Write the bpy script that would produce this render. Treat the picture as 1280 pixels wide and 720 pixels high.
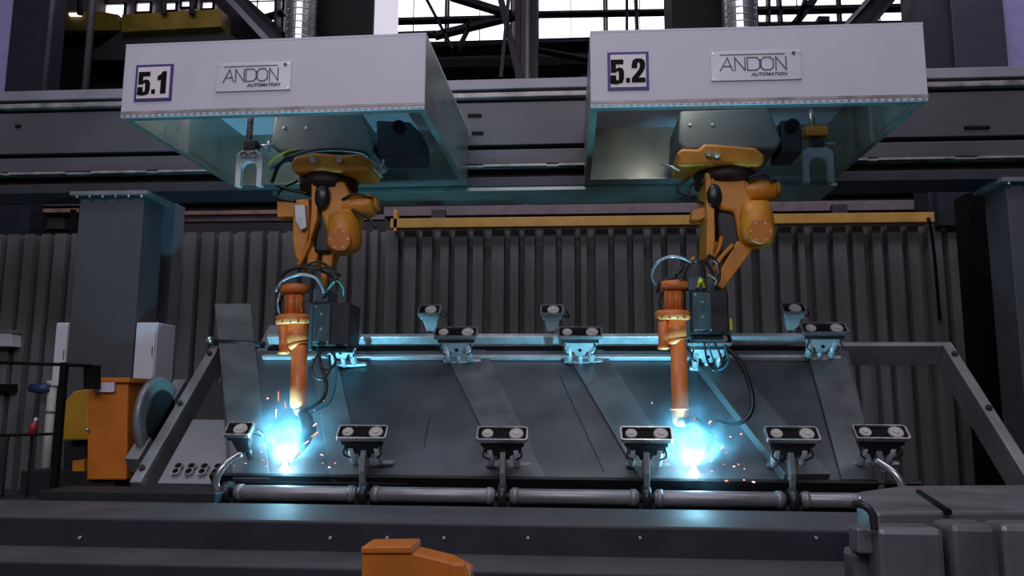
import bpy, bmesh, math, random
from mathutils import Vector, Matrix, Euler
random.seed(7)
S = bpy.context.scene
for o in list(bpy.data.objects): bpy.data.objects.remove(o)
COL = S.collection
R = math.radians

# ------------------------------------------------------------------ camera
F = 1000.0
CAM = Vector((0, 0, 1.15))
YAW, PITCH, ROLL = R(4.3), R(8.3), R(0.3)
_a, _p = YAW, PITCH
fw = Vector((-math.sin(_a)*math.cos(_p), math.cos(_a)*math.cos(_p), math.sin(_p)))
rt = Vector((math.cos(_a), math.sin(_a), 0))
up = Vector((math.sin(_a)*math.sin(_p), -math.cos(_a)*math.sin(_p), math.cos(_p)))
rt2 = rt*math.cos(ROLL) + up*math.sin(ROLL)
up2 = -rt*math.sin(ROLL) + up*math.cos(ROLL)
cd = bpy.data.cameras.new('camera'); cam = bpy.data.objects.new('camera', cd); COL.objects.link(cam)
cd.sensor_width = 36; cd.lens = 36*F/1280; cd.clip_start = .05; cd.clip_end = 200
cam.matrix_world = Matrix(((rt2.x, up2.x, -fw.x, CAM.x), (rt2.y, up2.y, -fw.y, CAM.y), (rt2.z, up2.z, -fw.z, CAM.z), (0, 0, 0, 1)))
S.camera = cam

def at(x, y, Y):
    """world point seen at photograph pixel (x, y) on the vertical plane at depth Y"""
    d = fw + rt2*((x-640)/F) + up2*((360-y)/F)
    return CAM + d*(Y/d.y)

# ------------------------------------------------------------------ world, lights, exposure
W = bpy.data.worlds.new('world'); S.world = W; W.use_nodes = True
W.node_tree.nodes['Background'].inputs[0].default_value = (.66, .63, .74, 1)
W.node_tree.nodes['Background'].inputs[1].default_value = .05
def area(name, loc, target, size, size_y, power, color):
    l = bpy.data.lights.new(name, 'AREA'); l.shape = 'RECTANGLE'; l.size = size; l.size_y = size_y
    l.energy = power; l.color = color
    o = bpy.data.objects.new(name, l); COL.objects.link(o); o.location = loc
    o.rotation_euler = (Vector(target)-Vector(loc)).to_track_quat('-Z', 'Y').to_euler(); return o
area('hall_daylight', (-1.5, -7, 8.5), (0, 6, 2.6), 12, 4, 620, (.90, .87, 1.0))
area('hall_skylight', (0, 2.8, 10.5), (0, 6.8, 2), 14, 3, 420, (.92, .89, 1.0))
area('bay_light', (0, 9.0, 8.0), (0, 9.4, 0), 12, .6, 70, (.92, .9, 1.0))
ARC_L = Vector((-1.905, 5.30, .74)); ARC_R = Vector((.775, 5.30, .74))
ARC_COL = (.17, .66, .96)
for nm, p in (('arc_light', ARC_L), ('arc_light', ARC_R)):
    # the arc burns close to the plate and is screened downwards by the joint: most of its light goes up and back
    l = bpy.data.lights.new(nm, 'SPOT'); l.energy = 235; l.color = ARC_COL; l.shadow_soft_size = .03; l.spot_size = math.radians(152); l.spot_blend = .8
    o = bpy.data.objects.new(nm, l); COL.objects.link(o); o.location = p + Vector((0, -.02, .03))
    o.rotation_euler = Vector((0, .42, 1)).to_track_quat('-Z', 'Y').to_euler()
    l = bpy.data.lights.new(nm, 'POINT'); l.energy = 9; l.color = ARC_COL; l.shadow_soft_size = .03
    o = bpy.data.objects.new(nm, l); COL.objects.link(o); o.location = p + Vector((0, -.02, .03))
for x_ in (-2.45, .75):      # work lamps under the roofs of the two hoods
    l = bpy.data.lights.new('hood_lamp', 'POINT'); l.energy = 5; l.color = (1, .96, .84); l.shadow_soft_size = .05
    o = bpy.data.objects.new('hood_lamp', l); COL.objects.link(o); o.location = (x_, 5.25, 3.36)
S.view_settings.view_transform = 'Standard'; S.view_settings.look = 'None'
S.view_settings.gamma = 1; S.view_settings.use_curve_mapping = False; S.view_settings.exposure = 0

# ------------------------------------------------------------------ materials
def srgb(r, g, b):
    f = lambda c: (c/255/12.92) if c/255 <= .04045 else ((c/255+.055)/1.055)**2.4
    return (f(r), f(g), f(b), 1)
MATS = {}
def mat(name, col, rough=.5, metal=0, var=.15, scale=6, bump=0, spec=.5, stretch=None):
    if name in MATS: return MATS[name]
    m = bpy.data.materials.new(name); m.use_nodes = True; nt = m.node_tree; b = nt.nodes['Principled BSDF']
    tc = nt.nodes.new('ShaderNodeTexCoord'); mp = nt.nodes.new('ShaderNodeMapping'); n = nt.nodes.new('ShaderNodeTexNoise')
    nt.links.new(tc.outputs['Object'], mp.inputs[0]); nt.links.new(mp.outputs[0], n.inputs['Vector'])
    if stretch: mp.inputs['Scale'].default_value = stretch
    n.inputs['Scale'].default_value = scale; n.inputs['Detail'].default_value = 5
    r = nt.nodes.new('ShaderNodeMapRange'); nt.links.new(n.outputs['Fac'], r.inputs[0])
    r.inputs[1].default_value = .3; r.inputs[2].default_value = .7
    r.inputs[3].default_value = 1-var; r.inputs[4].default_value = 1+var
    mx = nt.nodes.new('ShaderNodeVectorMath'); mx.operation = 'SCALE'; mx.inputs[0].default_value = col[:3]
    nt.links.new(r.outputs[0], mx.inputs['Scale']); nt.links.new(mx.outputs[0], b.inputs['Base Color'])
    rr = nt.nodes.new('ShaderNodeMapRange'); nt.links.new(n.outputs['Fac'], rr.inputs[0])
    rr.inputs[1].default_value = .3; rr.inputs[2].default_value = .7
    rr.inputs[3].default_value = max(.04, rough-.08); rr.inputs[4].default_value = min(1, rough+.08)
    nt.links.new(rr.outputs[0], b.inputs['Roughness'])
    b.inputs['Metallic'].default_value = metal; b.inputs['Specular IOR Level'].default_value = spec
    if bump:
        bp = nt.nodes.new('ShaderNodeBump'); bp.inputs['Strength'].default_value = bump; bp.inputs['Distance'].default_value = .01
        nt.links.new(n.outputs['Fac'], bp.inputs['Height']); nt.links.new(bp.outputs[0], b.inputs['Normal'])
    MATS[name] = m; return m
def emis(name, col, k):
    if name in MATS: return MATS[name]
    m = bpy.data.materials.new(name); m.use_nodes = True; nt = m.node_tree; nt.nodes.clear()
    e = nt.nodes.new('ShaderNodeEmission'); e.inputs[0].default_value = col; e.inputs[1].default_value = k
    o = nt.nodes.new('ShaderNodeOutputMaterial'); nt.links.new(e.outputs[0], o.inputs[0]); MATS[name] = m; return m
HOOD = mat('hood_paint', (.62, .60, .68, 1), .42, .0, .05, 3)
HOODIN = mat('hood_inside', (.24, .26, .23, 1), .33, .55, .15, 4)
BLACK = mat('black', (.006, .006, .007, 1), .6, 0, .2, 6, 0, .12)
DKPLAST = mat('dark_plastic', (.018, .02, .024, 1), .38, 0, .2)
TEALBOX = mat('feeder_paint', (.05, .09, .10, 1), .4, .2, .2)
RUBBER = mat('rubber', (.012, .012, .014, 1), .35, 0, .2)
ORANGE = mat('robot_orange', (.66, .245, .02, 1), .42, 0, .16, 9)
ORANGE_ARC = mat('arc_lit_orange', (.80, .225, .06, 1), .38, 0, .12, 9)  # redder than the robot orange: arc-lit salmon put into the colour
ORANGE2 = mat('orange_cabinet', (.60, .17, .012, 1), .5, 0, .15, 4)
YELLOW = mat('crane_yellow', (.24, .15, .015, 1), .55, 0, .25, 3)
AMBER = mat('amber_panel', (.52, .27, .015, 1), .5, 0, .1, 3)
GIRD = mat('girder_grey', (.085, .083, .094, 1), .5, .1, .16, 1.2)
GIRDL = mat('girder_flange', (.26, .25, .29, 1), .45, .1, .2, 2)
WORN = mat('worn_steel', (.30, .28, .27, 1), .45, .3, .45, 9)
COLM = mat('column_grey', (.062, .062, .07, 1), .55, 0, .08, 2)
WALLC = mat('corrugated_grey', (.15, .148, .15, 1), .5, .1, .22, 1.5, 0, .5, (3, 3, .5))
DARKW = mat('dark_wall', (.035, .028, .032, 1), .8, 0, .3, 1)
CONC = mat('hall_wall', (.12, .10, .105, 1), .8, 0, .3, 1)
FLOORM = mat('floor_concrete', (.07, .065, .07, 1), .6, 0, .3, 2, .2)
TRUSS = mat('truss_steel', (.035, .03, .04, 1), .6, .2, .3)
PLATE = mat('plate_steel', (.115, .12, .135, 1), .40, .45, .22, 2.5, .05)
RIB = mat('rib_steel', (.16, .17, .18, 1), .38, .45, .2, 5)
TUBEM = mat('frame_steel', (.27, .27, .28, 1), .42, .35, .2, 5)
BRIGHT = mat('bright_steel', (.50, .49, .50, 1), .28, .85, .15, 8)
CLAMPB = mat('clamp_body', (.52, .56, .58, 1), .38, .3, .15, 12)
CLAMPD = mat('clamp_dark', (.05, .05, .055, 1), .35, .5, .2, 12)
CUP = mat('cup_face', (.45, .42, .40, 1), .45, .1, .12, 20)
CHROME = mat('chrome', (.62, .62, .63, 1), .2, .95, .06)
DUCT = mat('duct_zinc', (.62, .62, .64, 1), .25, .9, .08, 3)
WHITE = mat('white_paint', (.62, .60, .66, 1), .4, 0, .03)
WHITE2 = mat('off_white', (.50, .47, .42, 1), .5, 0, .1)
SIGNW = mat('sign_white', (.86, .76, .78, 1), .5, 0, .03)
NAVY = mat('sign_navy', (.05, .035, .22, 1), .5, 0, .05)
INK = mat('ink', (.008, .006, .008, 1), .7, 0, .05, 6, 0, .1)
LETTER = mat('letter_grey', (.09, .09, .10, 1), .45, 0, .05)
NPLATE = mat('name_plate', (.56, .54, .60, 1), .35, .15, .05, 5)
BED = mat('bed_paint', (.032, .030, .040, 1), .5, .1, .15, 3)
BEDTOP = mat('bed_top', (.075, .072, .08, 1), .62, 0, .18, 3, 0, .3)
BEDBLK = mat('bed_black', (.012, .012, .015, 1), .6, 0, .2, 3)
BLOCK = mat('block_steel', (.20, .19, .205, 1), .42, .4, .18, 4)
BLOCKD = mat('block_dark', (.14, .13, .14, 1), .45, .35, .35, 5)
CHUTE = mat('chute_steel', (.28, .285, .31, 1), .45, .2, .08, 3)
BLUEC = mat('blue_column', (.008, .009, .022, 1), .6, 0, .2)
VIOLC = mat('violet_column', (.03, .027, .05, 1), .6, 0, .2)
LAV = mat('lavender_wall', (.30, .27, .50, 1), .7, 0, .1)
PIPEB = mat('rusty_pipe', (.23, .13, .10, 1), .5, .1, .3)
PIPEP = mat('mauve_beam', (.16, .12, .14, 1), .6, 0, .3)
REDM = mat('red_paint', (.38, .02, .03, 1), .45)
BLUEM = mat('blue_paint', (.03, .05, .14, 1), .45)
HOSEY = mat('hose_yellow', (.55, .50, .05, 1), .4)
HOSEG = mat('hose_green', (.10, .30, .22, 1), .35)
HOSEB = mat('hose_blue', (.02, .20, .30, 1), .35)
HOSEW = mat('hose_shiny', (.42, .46, .5, 1), .15, .5)
PANE = emis('daylight_pane', (.95, .86, 1.0, 1), 2.2)
ARCM = emis('arc_core', (.75, .93, 1.0, 1), 60)
SPARK = emis('spark', (1.0, .24, .12, 1), 2.0)
SPARK2 = emis('spark_hot', (1.0, .48, .42, 1), 2.2)

# ------------------------------------------------------------------ mesh builder
class MB:
    def __init__(s): s.v = []; s.f = []; s.sm = []
    def add(s, vs, fs, smooth=False):
        n = len(s.v); s.v += [Vector(v) for v in vs]
        for f in fs: s.f.append([n+i for i in f]); s.sm.append(smooth)
        return s
    def hexa(s, p):   # 4 near corners then 4 far corners
        return s.add(p, [(0,1,2,3), (7,6,5,4), (0,4,5,1), (1,5,6,2), (2,6,7,3), (3,7,4,0)])
    def box(s, x0, x1, y0, y1, z0, z1):
        return s.hexa([(x0,y0,z0),(x1,y0,z0),(x1,y0,z1),(x0,y0,z1),(x0,y1,z0),(x1,y1,z0),(x1,y1,z1),(x0,y1,z1)])
    def prism(s, pts, vec):
        pts = [Vector(p) for p in pts]; n = len(pts); vec = Vector(vec)
        fs = [tuple(range(n)), tuple(range(2*n-1, n-1, -1))] + [(i, i+n, (i+1) % n+n, (i+1) % n) for i in range(n)]
        return s.add(pts+[p+vec for p in pts], fs)
    def px(s, pts, Y0, Y1):      # outline at depth Y0 extruded away to Y1
        return s.prism([at(x, y, Y0) for x, y in pts], (0, Y1-Y0, 0))
    def tube(s, pts, r, seg=12, cap=True, smooth=True):
        pts = [Vector(p) for p in pts]; n = len(pts)
        rs = r if isinstance(r, (list, tuple)) else [r]*n
        t0 = (pts[1]-pts[0]).normalized()
        u = t0.orthogonal().normalized(); vs = []
        for i, p in enumerate(pts):
            t = (pts[min(i+1, n-1)]-pts[max(i-1, 0)])
            t = t.normalized() if t.length > 1e-9 else t0
            u = (u - t*u.dot(t)); u = u.normalized() if u.length > 1e-6 else t.orthogonal().normalized()
            w = t.cross(u)
            for k in range(seg):
                a = 2*math.pi*k/seg; vs.append(p + (u*math.cos(a)+w*math.sin(a))*rs[i])
        fs = [(i*seg+k, i*seg+(k+1) % seg, (i+1)*seg+(k+1) % seg, (i+1)*seg+k) for i in range(n-1) for k in range(seg)]
        s.add(vs, fs, smooth)
        if cap:
            s.add(vs[:seg], [tuple(range(seg-1, -1, -1))]); s.add(vs[-seg:], [tuple(range(seg))])
        return s
    def cyl(s, a, b, r, r1=None, seg=20): return s.tube([a, b], [r, r if r1 is None else r1], seg)
    def curve(s, ctrl, r, seg=8, sub=8):
        c = [Vector(p) for p in ctrl]; c = [c[0]*2-c[1]]+c+[c[-1]*2-c[-2]]; out = []
        for i in range(1, len(c)-2):
            for k in range(sub):
                t = k/sub
                out.append(.5*((2*c[i])+(c[i+1]-c[i-1])*t+(2*c[i-1]-5*c[i]+4*c[i+1]-c[i+2])*t*t+(3*c[i]-c[i-1]-3*c[i+1]+c[i+2])*t**3))
        out.append(c[-2]); return s.tube(out, r, seg)
    def ball(s, c, r, sc=(1,1,1), seg=16, rings=10):
        c = Vector(c); vs = []; fs = []
        for i in range(rings+1):
            th = math.pi*i/rings
            for k in range(seg):
                a = 2*math.pi*k/seg
                vs.append(c+Vector((r*sc[0]*math.sin(th)*math.cos(a), r*sc[1]*math.sin(th)*math.sin(a), r*sc[2]*math.cos(th))))
        for i in range(rings):
            for k in range(seg): fs.append((i*seg+k, (i+1)*seg+k, (i+1)*seg+(k+1) % seg, i*seg+(k+1) % seg))
        return s.add(vs, fs, True)
    def build(s, name, m, parent=None, bevel=0, origin=None):
        me = bpy.data.meshes.new(name)
        off = Vector((0, 0, 0))
        if parent is not None:
            q = parent
            while q is not None: off += q.location; q = q.parent
        elif origin is not None: off = Vector(origin)
        else:
            xs = [v.x for v in s.v]; ys = [v.y for v in s.v]
            off = Vector(((min(xs)+max(xs))/2, (min(ys)+max(ys))/2, min(v.z for v in s.v)))
        me.from_pydata([v-off for v in s.v], [], s.f)
        for p, k in zip(me.polygons, s.sm): p.use_smooth = k
        me.materials.append(m)
        bm = bmesh.new(); bm.from_mesh(me); bmesh.ops.remove_doubles(bm, verts=bm.verts, dist=1e-6)
        bmesh.ops.recalc_face_normals(bm, faces=bm.faces); bm.to_mesh(me); bm.free()
        o = bpy.data.objects.new(name, me); COL.objects.link(o)
        if parent is not None: o.parent = parent
        else: o.location = off
        if bevel:
            b = o.modifiers.new('bevel', 'BEVEL'); b.width = bevel; b.segments = 2; b.limit_method = 'ANGLE'; b.angle_limit = R(40)
        return o
def tag(o, label, cat, group=None, kind=None):
    o['label'] = label; o['category'] = cat
    if group: o['group'] = group
    if kind: o['kind'] = kind
    return o
def empty(name, loc, label, cat, group=None):
    o = bpy.data.objects.new(name, None); COL.objects.link(o); o.location = loc; o.empty_display_size = .1
    return tag(o, label, cat, group)
def struct(o): o['kind'] = 'structure'; return o
def copy_tree(o, parent=None):
    c = o.copy(); COL.objects.link(c); c.parent = parent
    for ch in list(o.children): copy_tree(ch, c)
    return c
def text(name, body, size, m, parent, loc, sx=1, offset=0, shear=0, depth=.002):
    cu = bpy.data.curves.new(name, 'FONT'); cu.body = body; cu.size = size; cu.offset = offset; cu.shear = shear
    cu.extrude = depth; cu.align_x = 'CENTER'; cu.align_y = 'CENTER'
    t = bpy.data.objects.new(name, cu); COL.objects.link(t)
    me = bpy.data.meshes.new_from_object(t); bpy.data.objects.remove(t)
    M = Matrix.Translation(loc) @ Matrix.Rotation(R(90), 4, 'X') @ Matrix.Diagonal((sx, 1, 1, 1))
    me.transform(M); me.materials.clear(); me.materials.append(m)
    o = bpy.data.objects.new(name, me); COL.objects.link(o); o.parent = parent; return o

# ================================================================== SETTING
struct(MB().box(-16, 12, -2, 26, -.2, 0).build('floor', FLOORM))
struct(MB().box(-16, 12, 25, 25.4, 0, 17).build('wall_back', CONC))
struct(MB().box(-16.4, -16, -2, 25.4, 0, 17).build('wall_left', DARKW))
struct(MB().box(12, 12.4, -2, 25.4, 0, 17).build('wall_right', DARKW))
struct(MB().box(-16.4, 12.4, -2, 25.4, 17, 17.3).build('ceiling', DARKW))
# glazed band high on the far wall
def window(n, x0, x1, z0, z1, cols, rows=2):
    f = MB(); Y = 24.9; t = .05
    f.box(x0, x1, Y-.12, Y, z0, z0+t); f.box(x0, x1, Y-.12, Y, z1-t, z1); f.box(x0, x0+t, Y-.12, Y, z0, z1); f.box(x1-t, x1, Y-.12, Y, z0, z1)
    for i in range(1, cols): x = x0+(x1-x0)*i/cols; f.box(x-.012, x+.012, Y-.1, Y, z0, z1)
    for i in range(1, rows): z = z0+(z1-z0)*i/rows; f.box(x0, x1, Y-.1, Y, z-.012, z+.012)
    w = struct(f.build('window_%d' % n, TRUSS))
    MB().box(x0+.02, x1-.02, Y-.03, Y+.02, z0+.02, z1-.02).build('pane', PANE, w)
zw = at(640, 54, 24.9).z; n = 1
for xa, xb in ((288, 354), (476, 558), (560, 640), (672, 756), (758, 842), (946, 1048), (1050, 1150)):
    window(n, at(xa, 40, 24.9).x, at(xb, 40, 24.9).x, zw if xa > 350 else at(640, 60, 24.9).z, 16.6, 2); n += 1
for xa, xb, ya, yb in ((125, 158, 30, 6), (170, 190, 18, 4), (205, 222, 16, 4), (226, 246, 12, 2), (252, 268, 14, 3)):
    window(n, at(xa, 20, 24.9).x, at(xb, 20, 24.9).x, at(xa, ya, 24.9).z, at(xa, yb, 24.9).z, 1, 1); n += 1
# ledges of the far wall
struct(MB().box(-15, 11, 24.3, 25, at(640, 81, 24.6).z, at(640, 79, 24.6).z).build('trim_1', GIRDL))
struct(MB().box(-15, 11, 24.0, 25, at(640, 92, 24.6).z, at(640, 82, 24.6).z).build('trim_2', DARKW))
struct(MB().box(-15, 11, 24.2, 25, at(640, 62, 24.6).z, at(640, 56, 24.6).z).build('trim_3', TRUSS))

# corrugated screen wall behind the bay
def corrugated(x0, x1, Y, z0, z1, pitch=.215, groove=.085, dep=.12):
    prof = []; x = x0; i = 0
    while x < x1:
        g = groove*(1.25 if i % 3 == 0 else .9); p = pitch*(.82 if i % 4 == 1 else 1.05)
        prof += [(x, Y), (x+p-g, Y), (x+p-g+.012, Y+dep), (x+p-.012, Y+dep)]; x += p; i += 1
    prof.append((x, Y)); b = MB(); n = len(prof)
    vs = [(px, py, z0) for px, py in prof]+[(px, py, z1) for px, py in prof]+[(px, py+.006, z0) for px, py in prof]+[(px, py+.006, z1) for px, py in prof]
    fs = []
    for i in range(n-1):
        fs += [(i, i+1, n+i+1, n+i), (2*n+i, 3*n+i, 3*n+i+1, 2*n+i+1), (n+i, n+i+1, 3*n+i+1, 3*n+i), (i, 2*n+i, 2*n+i+1, i+1)]
    return b.add(vs, fs)
struct(corrugated(-9.5, 4.75, 9.5, 0, 3.27).build('wall_corrugated', WALLC, origin=(0, 9.5, 0)))

# ================================================================== GIRDER AND COLUMNS
def sweep(prof, x0, x1):
    return MB().prism([(x0, y, z) for y, z in prof], (x1-x0, 0, 0))
g = empty('gantry_girder', (-1, 6.9, 3.0), 'long dark grey steel gantry girder running behind both hoods', 'girder')
MB().box(-9, 7, 6.60, 7.0, 3.865, 3.955).build('top_flange', GIRDL, g, .006)
MB().box(-9, 7, 6.60, 6.66, 3.79, 3.835).build('upper_rail', WORN, g, .006)
MB().box(-9, 7, 6.72, 6.98, 3.07, 3.87).build('core_beam', BEDBLK, g)
MB().box(-9, 7, 6.63, 6.73, 3.37, 3.755).build('web_plate', GIRD, g, .006)
MB().box(-9, 7, 6.62, 6.73, 3.195, 3.325).build('lower_flange', GIRD, g, .006)
b = MB(); x = -8.8
while x < 6.9:
    l = random.uniform(.25, .7); b.box(x, min(x+l, 6.95), 6.585, 6.63, 3.165, 3.185); x += l+random.uniform(.02, .25)
b.box(-9, 7, 6.60, 6.73, 3.165, 3.18); b.build('worn_rail', WORN, g)
MB().box(-9, 7, 6.60, 7.0, 2.99, 3.075).build('bottom_flange', BED, g, .006)
MB().box(-2.6, 2.2, 6.61, 7.08, 2.955, 2.99).build('lit_underside_plate', HOODIN, g, .004)  # lighter plate added so the girder underside looks arc-lit around the hoods
for px_, py_, l in ((1205, 160, .2), (20, 158, .05), (585, 145, .12), (590, 167, .1)):
    p = at(px_, py_, 6.63); MB().box(p.x, p.x+l, 6.615, 6.64, p.z-.012, p.z+.012).build('slot', BLACK, g)

def column(name, x0, x1, label, bolts):
    c = empty(name, ((x0+x1)/2, 6.88, 0), label, 'column', 'columns carrying the gantry girder')
    MB().box(x0, x1, 6.6, 6.95, .03, 2.955).build('shaft', COLM, c, .006)
    b = MB().box(x0-.06, x1+.06, 6.54, 7.0, 2.955, 2.99); b.build('cap_plate', TUBEM, c)
    b = MB().box(x0-.08, x1+.08, 6.52, 7.03, 0, .03); b.build('base_plate', TUBEM, c)
    for i in range(bolts):
        xx = x0+(x1-x0)*i/(bolts-1); MB().cyl((xx, 6.555, 2.93), (xx, 6.555, 2.956), .014, seg=6).build('bolt', BRIGHT, c)
column('support_column', -4.34, -3.75, 'grey square column under the girder beside the orange cabinet', 6)
column('support_column', 3.53, 4.2, 'grey square column under the girder at the right edge', 6)
tag(MB().box(at(199, 300, 7.4).x, at(216, 300, 7.4).x, 7.4, 7.6, 0, 3.1).build('steel_post', GIRDL), 'slim lighter grey post behind the left girder column', 'post')
tag(MB().box(at(1222, 400, 8.2).x, at(1250, 400, 8.2).x+.3, 8.2, 8.5, 0, 3.3).build('steel_post', BLACK), 'black post at the right end of the corrugated wall', 'post')

# ================================================================== HOODS
def letters_andon(m, parent, cx, cz, w, h, Y):
    """wide thin ANDON lettering as flat strokes"""
    b = MB(); t = h*.085; gap = w*.02; lw = (w-4*gap)/5
    def seg(a, c):
        a = Vector((a[0], a[1])); c = Vector((c[0], c[1])); d = (c-a).normalized()*t*.5; nn = Vector((-d.y, d.x))
        q = [a-d+nn, c+d+nn, c+d-nn, a-d-nn]; b.prism([(p.x, Y, p.y) for p in q], (0, .003, 0))
    for i, ch in enumerate('ANDON'):
        x0 = cx-w/2+i*(lw+gap); x1 = x0+lw; z0 = cz-h/2; z1 = cz+h/2; r = h*.22
        if ch == 'A': P = [(x0, z0), ((x0+x1)/2+.1*lw, z1), (x1, z0)]; seg((x0+.22*lw, z0+.33*h), (x1-.15*lw, z0+.33*h))
        elif ch == 'N': P = [(x0+.1*lw, z0), (x0+.1*lw, z1), (x1-.08*lw, z0), (x1-.08*lw, z1)]
        elif ch == 'D': P = [(x0, z0), (x0, z1), (x1-r, z1), (x1, z1-r), (x1, z0+r), (x1-r, z0), (x0, z0)]
        else: P = [(x0+r, z0), (x0, z0+r), (x0, z1-r), (x0+r, z1), (x1-r, z1), (x1, z1-r), (x1, z0+r), (x1-r, z0), (x0+r, z0)]
        for k in range(len(P)-1): seg(P[k], P[k+1])
    b.box(cx-w*.5, cx+w*.47, Y, Y+.003, cz+h*.72, cz+h*.78)
    o = b.build('lettering', m, parent); return o
GLYPH = {'5': [[(0,0),(.14,-.05),(.5,-.06),(.86,.0),(.95,.2),(.95,.5),(.85,.62),(.62,.66),(.40,.60),(.40,.80),(.92,.80),(.92,1.0),(.06,1.0),(.06,.44),(.40,.44),(.46,.50),(.56,.50),(.60,.44),(.60,.2),(.56,.1),(.46,.1),(.41,.18),(.41,.32),(.03,.32),(.03,.12)]],
 '2': [[(.02,0),(.95,0),(.95,.2),(.48,.2),(.80,.46),(.93,.62),(.95,.80),(.88,.95),(.68,1.03),(.32,1.03),(.10,.95),(.03,.78),(.03,.62),(.40,.62),(.41,.80),(.46,.87),(.54,.87),(.59,.80),(.58,.66),(.50,.54),(.02,.18)]],
 '1': [[(.30,0),(.70,0),(.70,1.0),(.42,1.0),(.28,.87),(.04,.78),(.04,.60),(.30,.62)]],
 '.': [[(.05,0),(.32,0),(.32,.2),(.05,.2)]]}
def numerals(txt, cx, cz, h, parent):
    wd = {'5': .62, '2': .62, '1': .55, '.': .25}; tot = sum(wd[c] for c in txt)*h; x = cx-tot/2
    for c in txt:
        sx = h*.60; b = MB()
        for pl in GLYPH[c]: b.prism([(x+p*sx, -.012, cz-h/2+q*h) for p, q in pl], (0, .003, 0))
        b.build('numeral' if c != '.' else 'point', INK, parent); x += wd[c]*h
def hood(x0, x1, label, num, signx, platex, platew, rot, holes):
    """open-bottomed sheet metal hood; local frame: x 0..w, y 0..1.8, z 0..h"""
    w = x1-x0; h = .49; D = 1.79; z0 = 2.99
    e = empty('welding_hood', (0, 0, 0), label, 'hood', 'sheet metal hoods over the robots')
    fp = MB().box(0, w, 0, .02, 0, h).build('front_panel', HOOD, e, .004)
    b = MB(); n = 46
    for i in range(n):
        xx = .03+(w-.06)*i/(n-1); b.prism([(xx-.012, -.004, .0), (xx+.012, -.004, 0), (xx+.003, -.004, .022), (xx-.003, -.004, .022)], (0, .006, 0))
    b.box(.0, w, -.003, 0, .022, .04); b.build('perforated_edge', WORN, fp)
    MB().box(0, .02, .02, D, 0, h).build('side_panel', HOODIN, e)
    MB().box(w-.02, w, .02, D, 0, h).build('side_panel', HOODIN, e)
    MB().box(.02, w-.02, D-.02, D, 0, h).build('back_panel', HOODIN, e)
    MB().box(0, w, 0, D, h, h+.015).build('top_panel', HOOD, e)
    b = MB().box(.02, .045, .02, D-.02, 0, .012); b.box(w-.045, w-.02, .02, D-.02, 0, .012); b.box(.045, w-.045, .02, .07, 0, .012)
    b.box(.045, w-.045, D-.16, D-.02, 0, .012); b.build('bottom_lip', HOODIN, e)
    b = MB()
    for xx in (.02, w-.05): b.box(xx, xx+.03, .75, .80, .012, h)
    b.box(.02, w-.02, .75, .80, h-.05, h); b.build('stiffener', TUBEM, e)
    s = MB().box(signx-.128, signx+.128, -.006, 0, .105, .355).build('number_sign', NAVY, e)
    MB().box(signx-.110, signx+.110, -.009, -.006, .123, .337).build('sign_face', SIGNW, s)
    numerals(num, signx, .228, .152, s)
    zc = .245; hh = .095
    p = MB().box(platex-platew/2, platex+platew/2, -.008, 0, zc-hh, zc+hh).build('name_plate', NPLATE, e, .002)
    letters_andon(LETTER, p, platex-.015, zc+.012, platew*.74, .082, -.011)
    text('small_lettering', 'AUTOMATION', .028, LETTER, p, (platex+platew*.14, -.010, zc-.057), 1.15, .0005, .25)
    MB().cyl((platex+platew*.42, -.008, zc+.075), (platex+platew*.42, -.011, zc+.075), .012).build('trademark_dot', LETTER, p)
    for sx in (-1, 1):
        for sz in (-1, 1):
            c = (platex+sx*(platew/2-.014), zc+sz*(hh-.013)); MB().cyl((c[0], -.012, c[1]), (c[0], -.008, c[1]), .005, seg=8).build('rivet', BRIGHT, p)
    e.location = (x0, 4.8, z0); e.rotation_euler.z = R(rot)
    return e
hood(-2.93, -0.915, 'left light grey open-bottomed sheet metal hood, marked 5.1', '5.1', .215, .89, .50, -1.2, 1)
hood(.126, 2.168, 'right light grey open-bottomed sheet metal hood, marked 5.2', '5.2', .235, 1.02, .55, .4, 1)

# silver spiral ducts rising from the hoods
def duct(px_, label, Y):
    c = at(px_, 40, Y); r = .115 if px_ < 600 else .125; b = MB(); z = 3.50; pts = []; rs = []
    while z < 6.2:
        pts += [(c.x, Y, z), (c.x, Y, z+.040), (c.x, Y, z+.046), (c.x, Y, z+.052)]; rs += [r, r, r+.003, r]; z += .054
    b.tube(pts, rs, 32, smooth=False); o = b.build('spiral_duct', DUCT); tag(o, label, 'duct', 'spiral ducts on the hoods')
duct(376, 'silver spiral duct rising from the left hood', 5.7)
duct(925, 'silver spiral duct rising from the right hood', 5.7)
# black cabinets riding above the girder
def top_box(pts, Y0, Y1, label, m=BLACK, name='control_cabinet'):
    return tag(MB().px(pts, Y0, Y1).build(name, m, None, .004), label, 'cabinet')
def at_top_box(xa, xb, Y0, Y1, z0, z1, m, label, name='control_cabinet'):
    return tag(MB().box(at(xa, 20, Y0).x, at(xb, 20, Y0).x, Y0, Y1, z0, z1).build(name, m, None, .004), label, 'cabinet')
at_top_box(396, 466, 5.9, 6.4, 3.51, 4.6, BLACK, 'black cabinet standing on the left hood beside the white panel')
at_top_box(840, 902, 5.9, 6.4, 3.51, 4.6, BLACK, 'black cabinet standing on the right hood')
o = tag(MB().prism([at(466, -20, 5.95), at(497, -20, 5.95), Vector((at(497, 20, 5.95).x, 5.95, 3.51)), Vector((at(478, 20, 5.95).x, 5.95, 3.51)), at(464, 18, 5.95)], (0, .05, 0)).build('glowing_panel', emis('panel_glow', (.84, .78, .95, 1), .85)),
        'bright white panel beside the black cabinet on the left hood', 'panel')  # plain white panel, its brightness put in as emission

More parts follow.
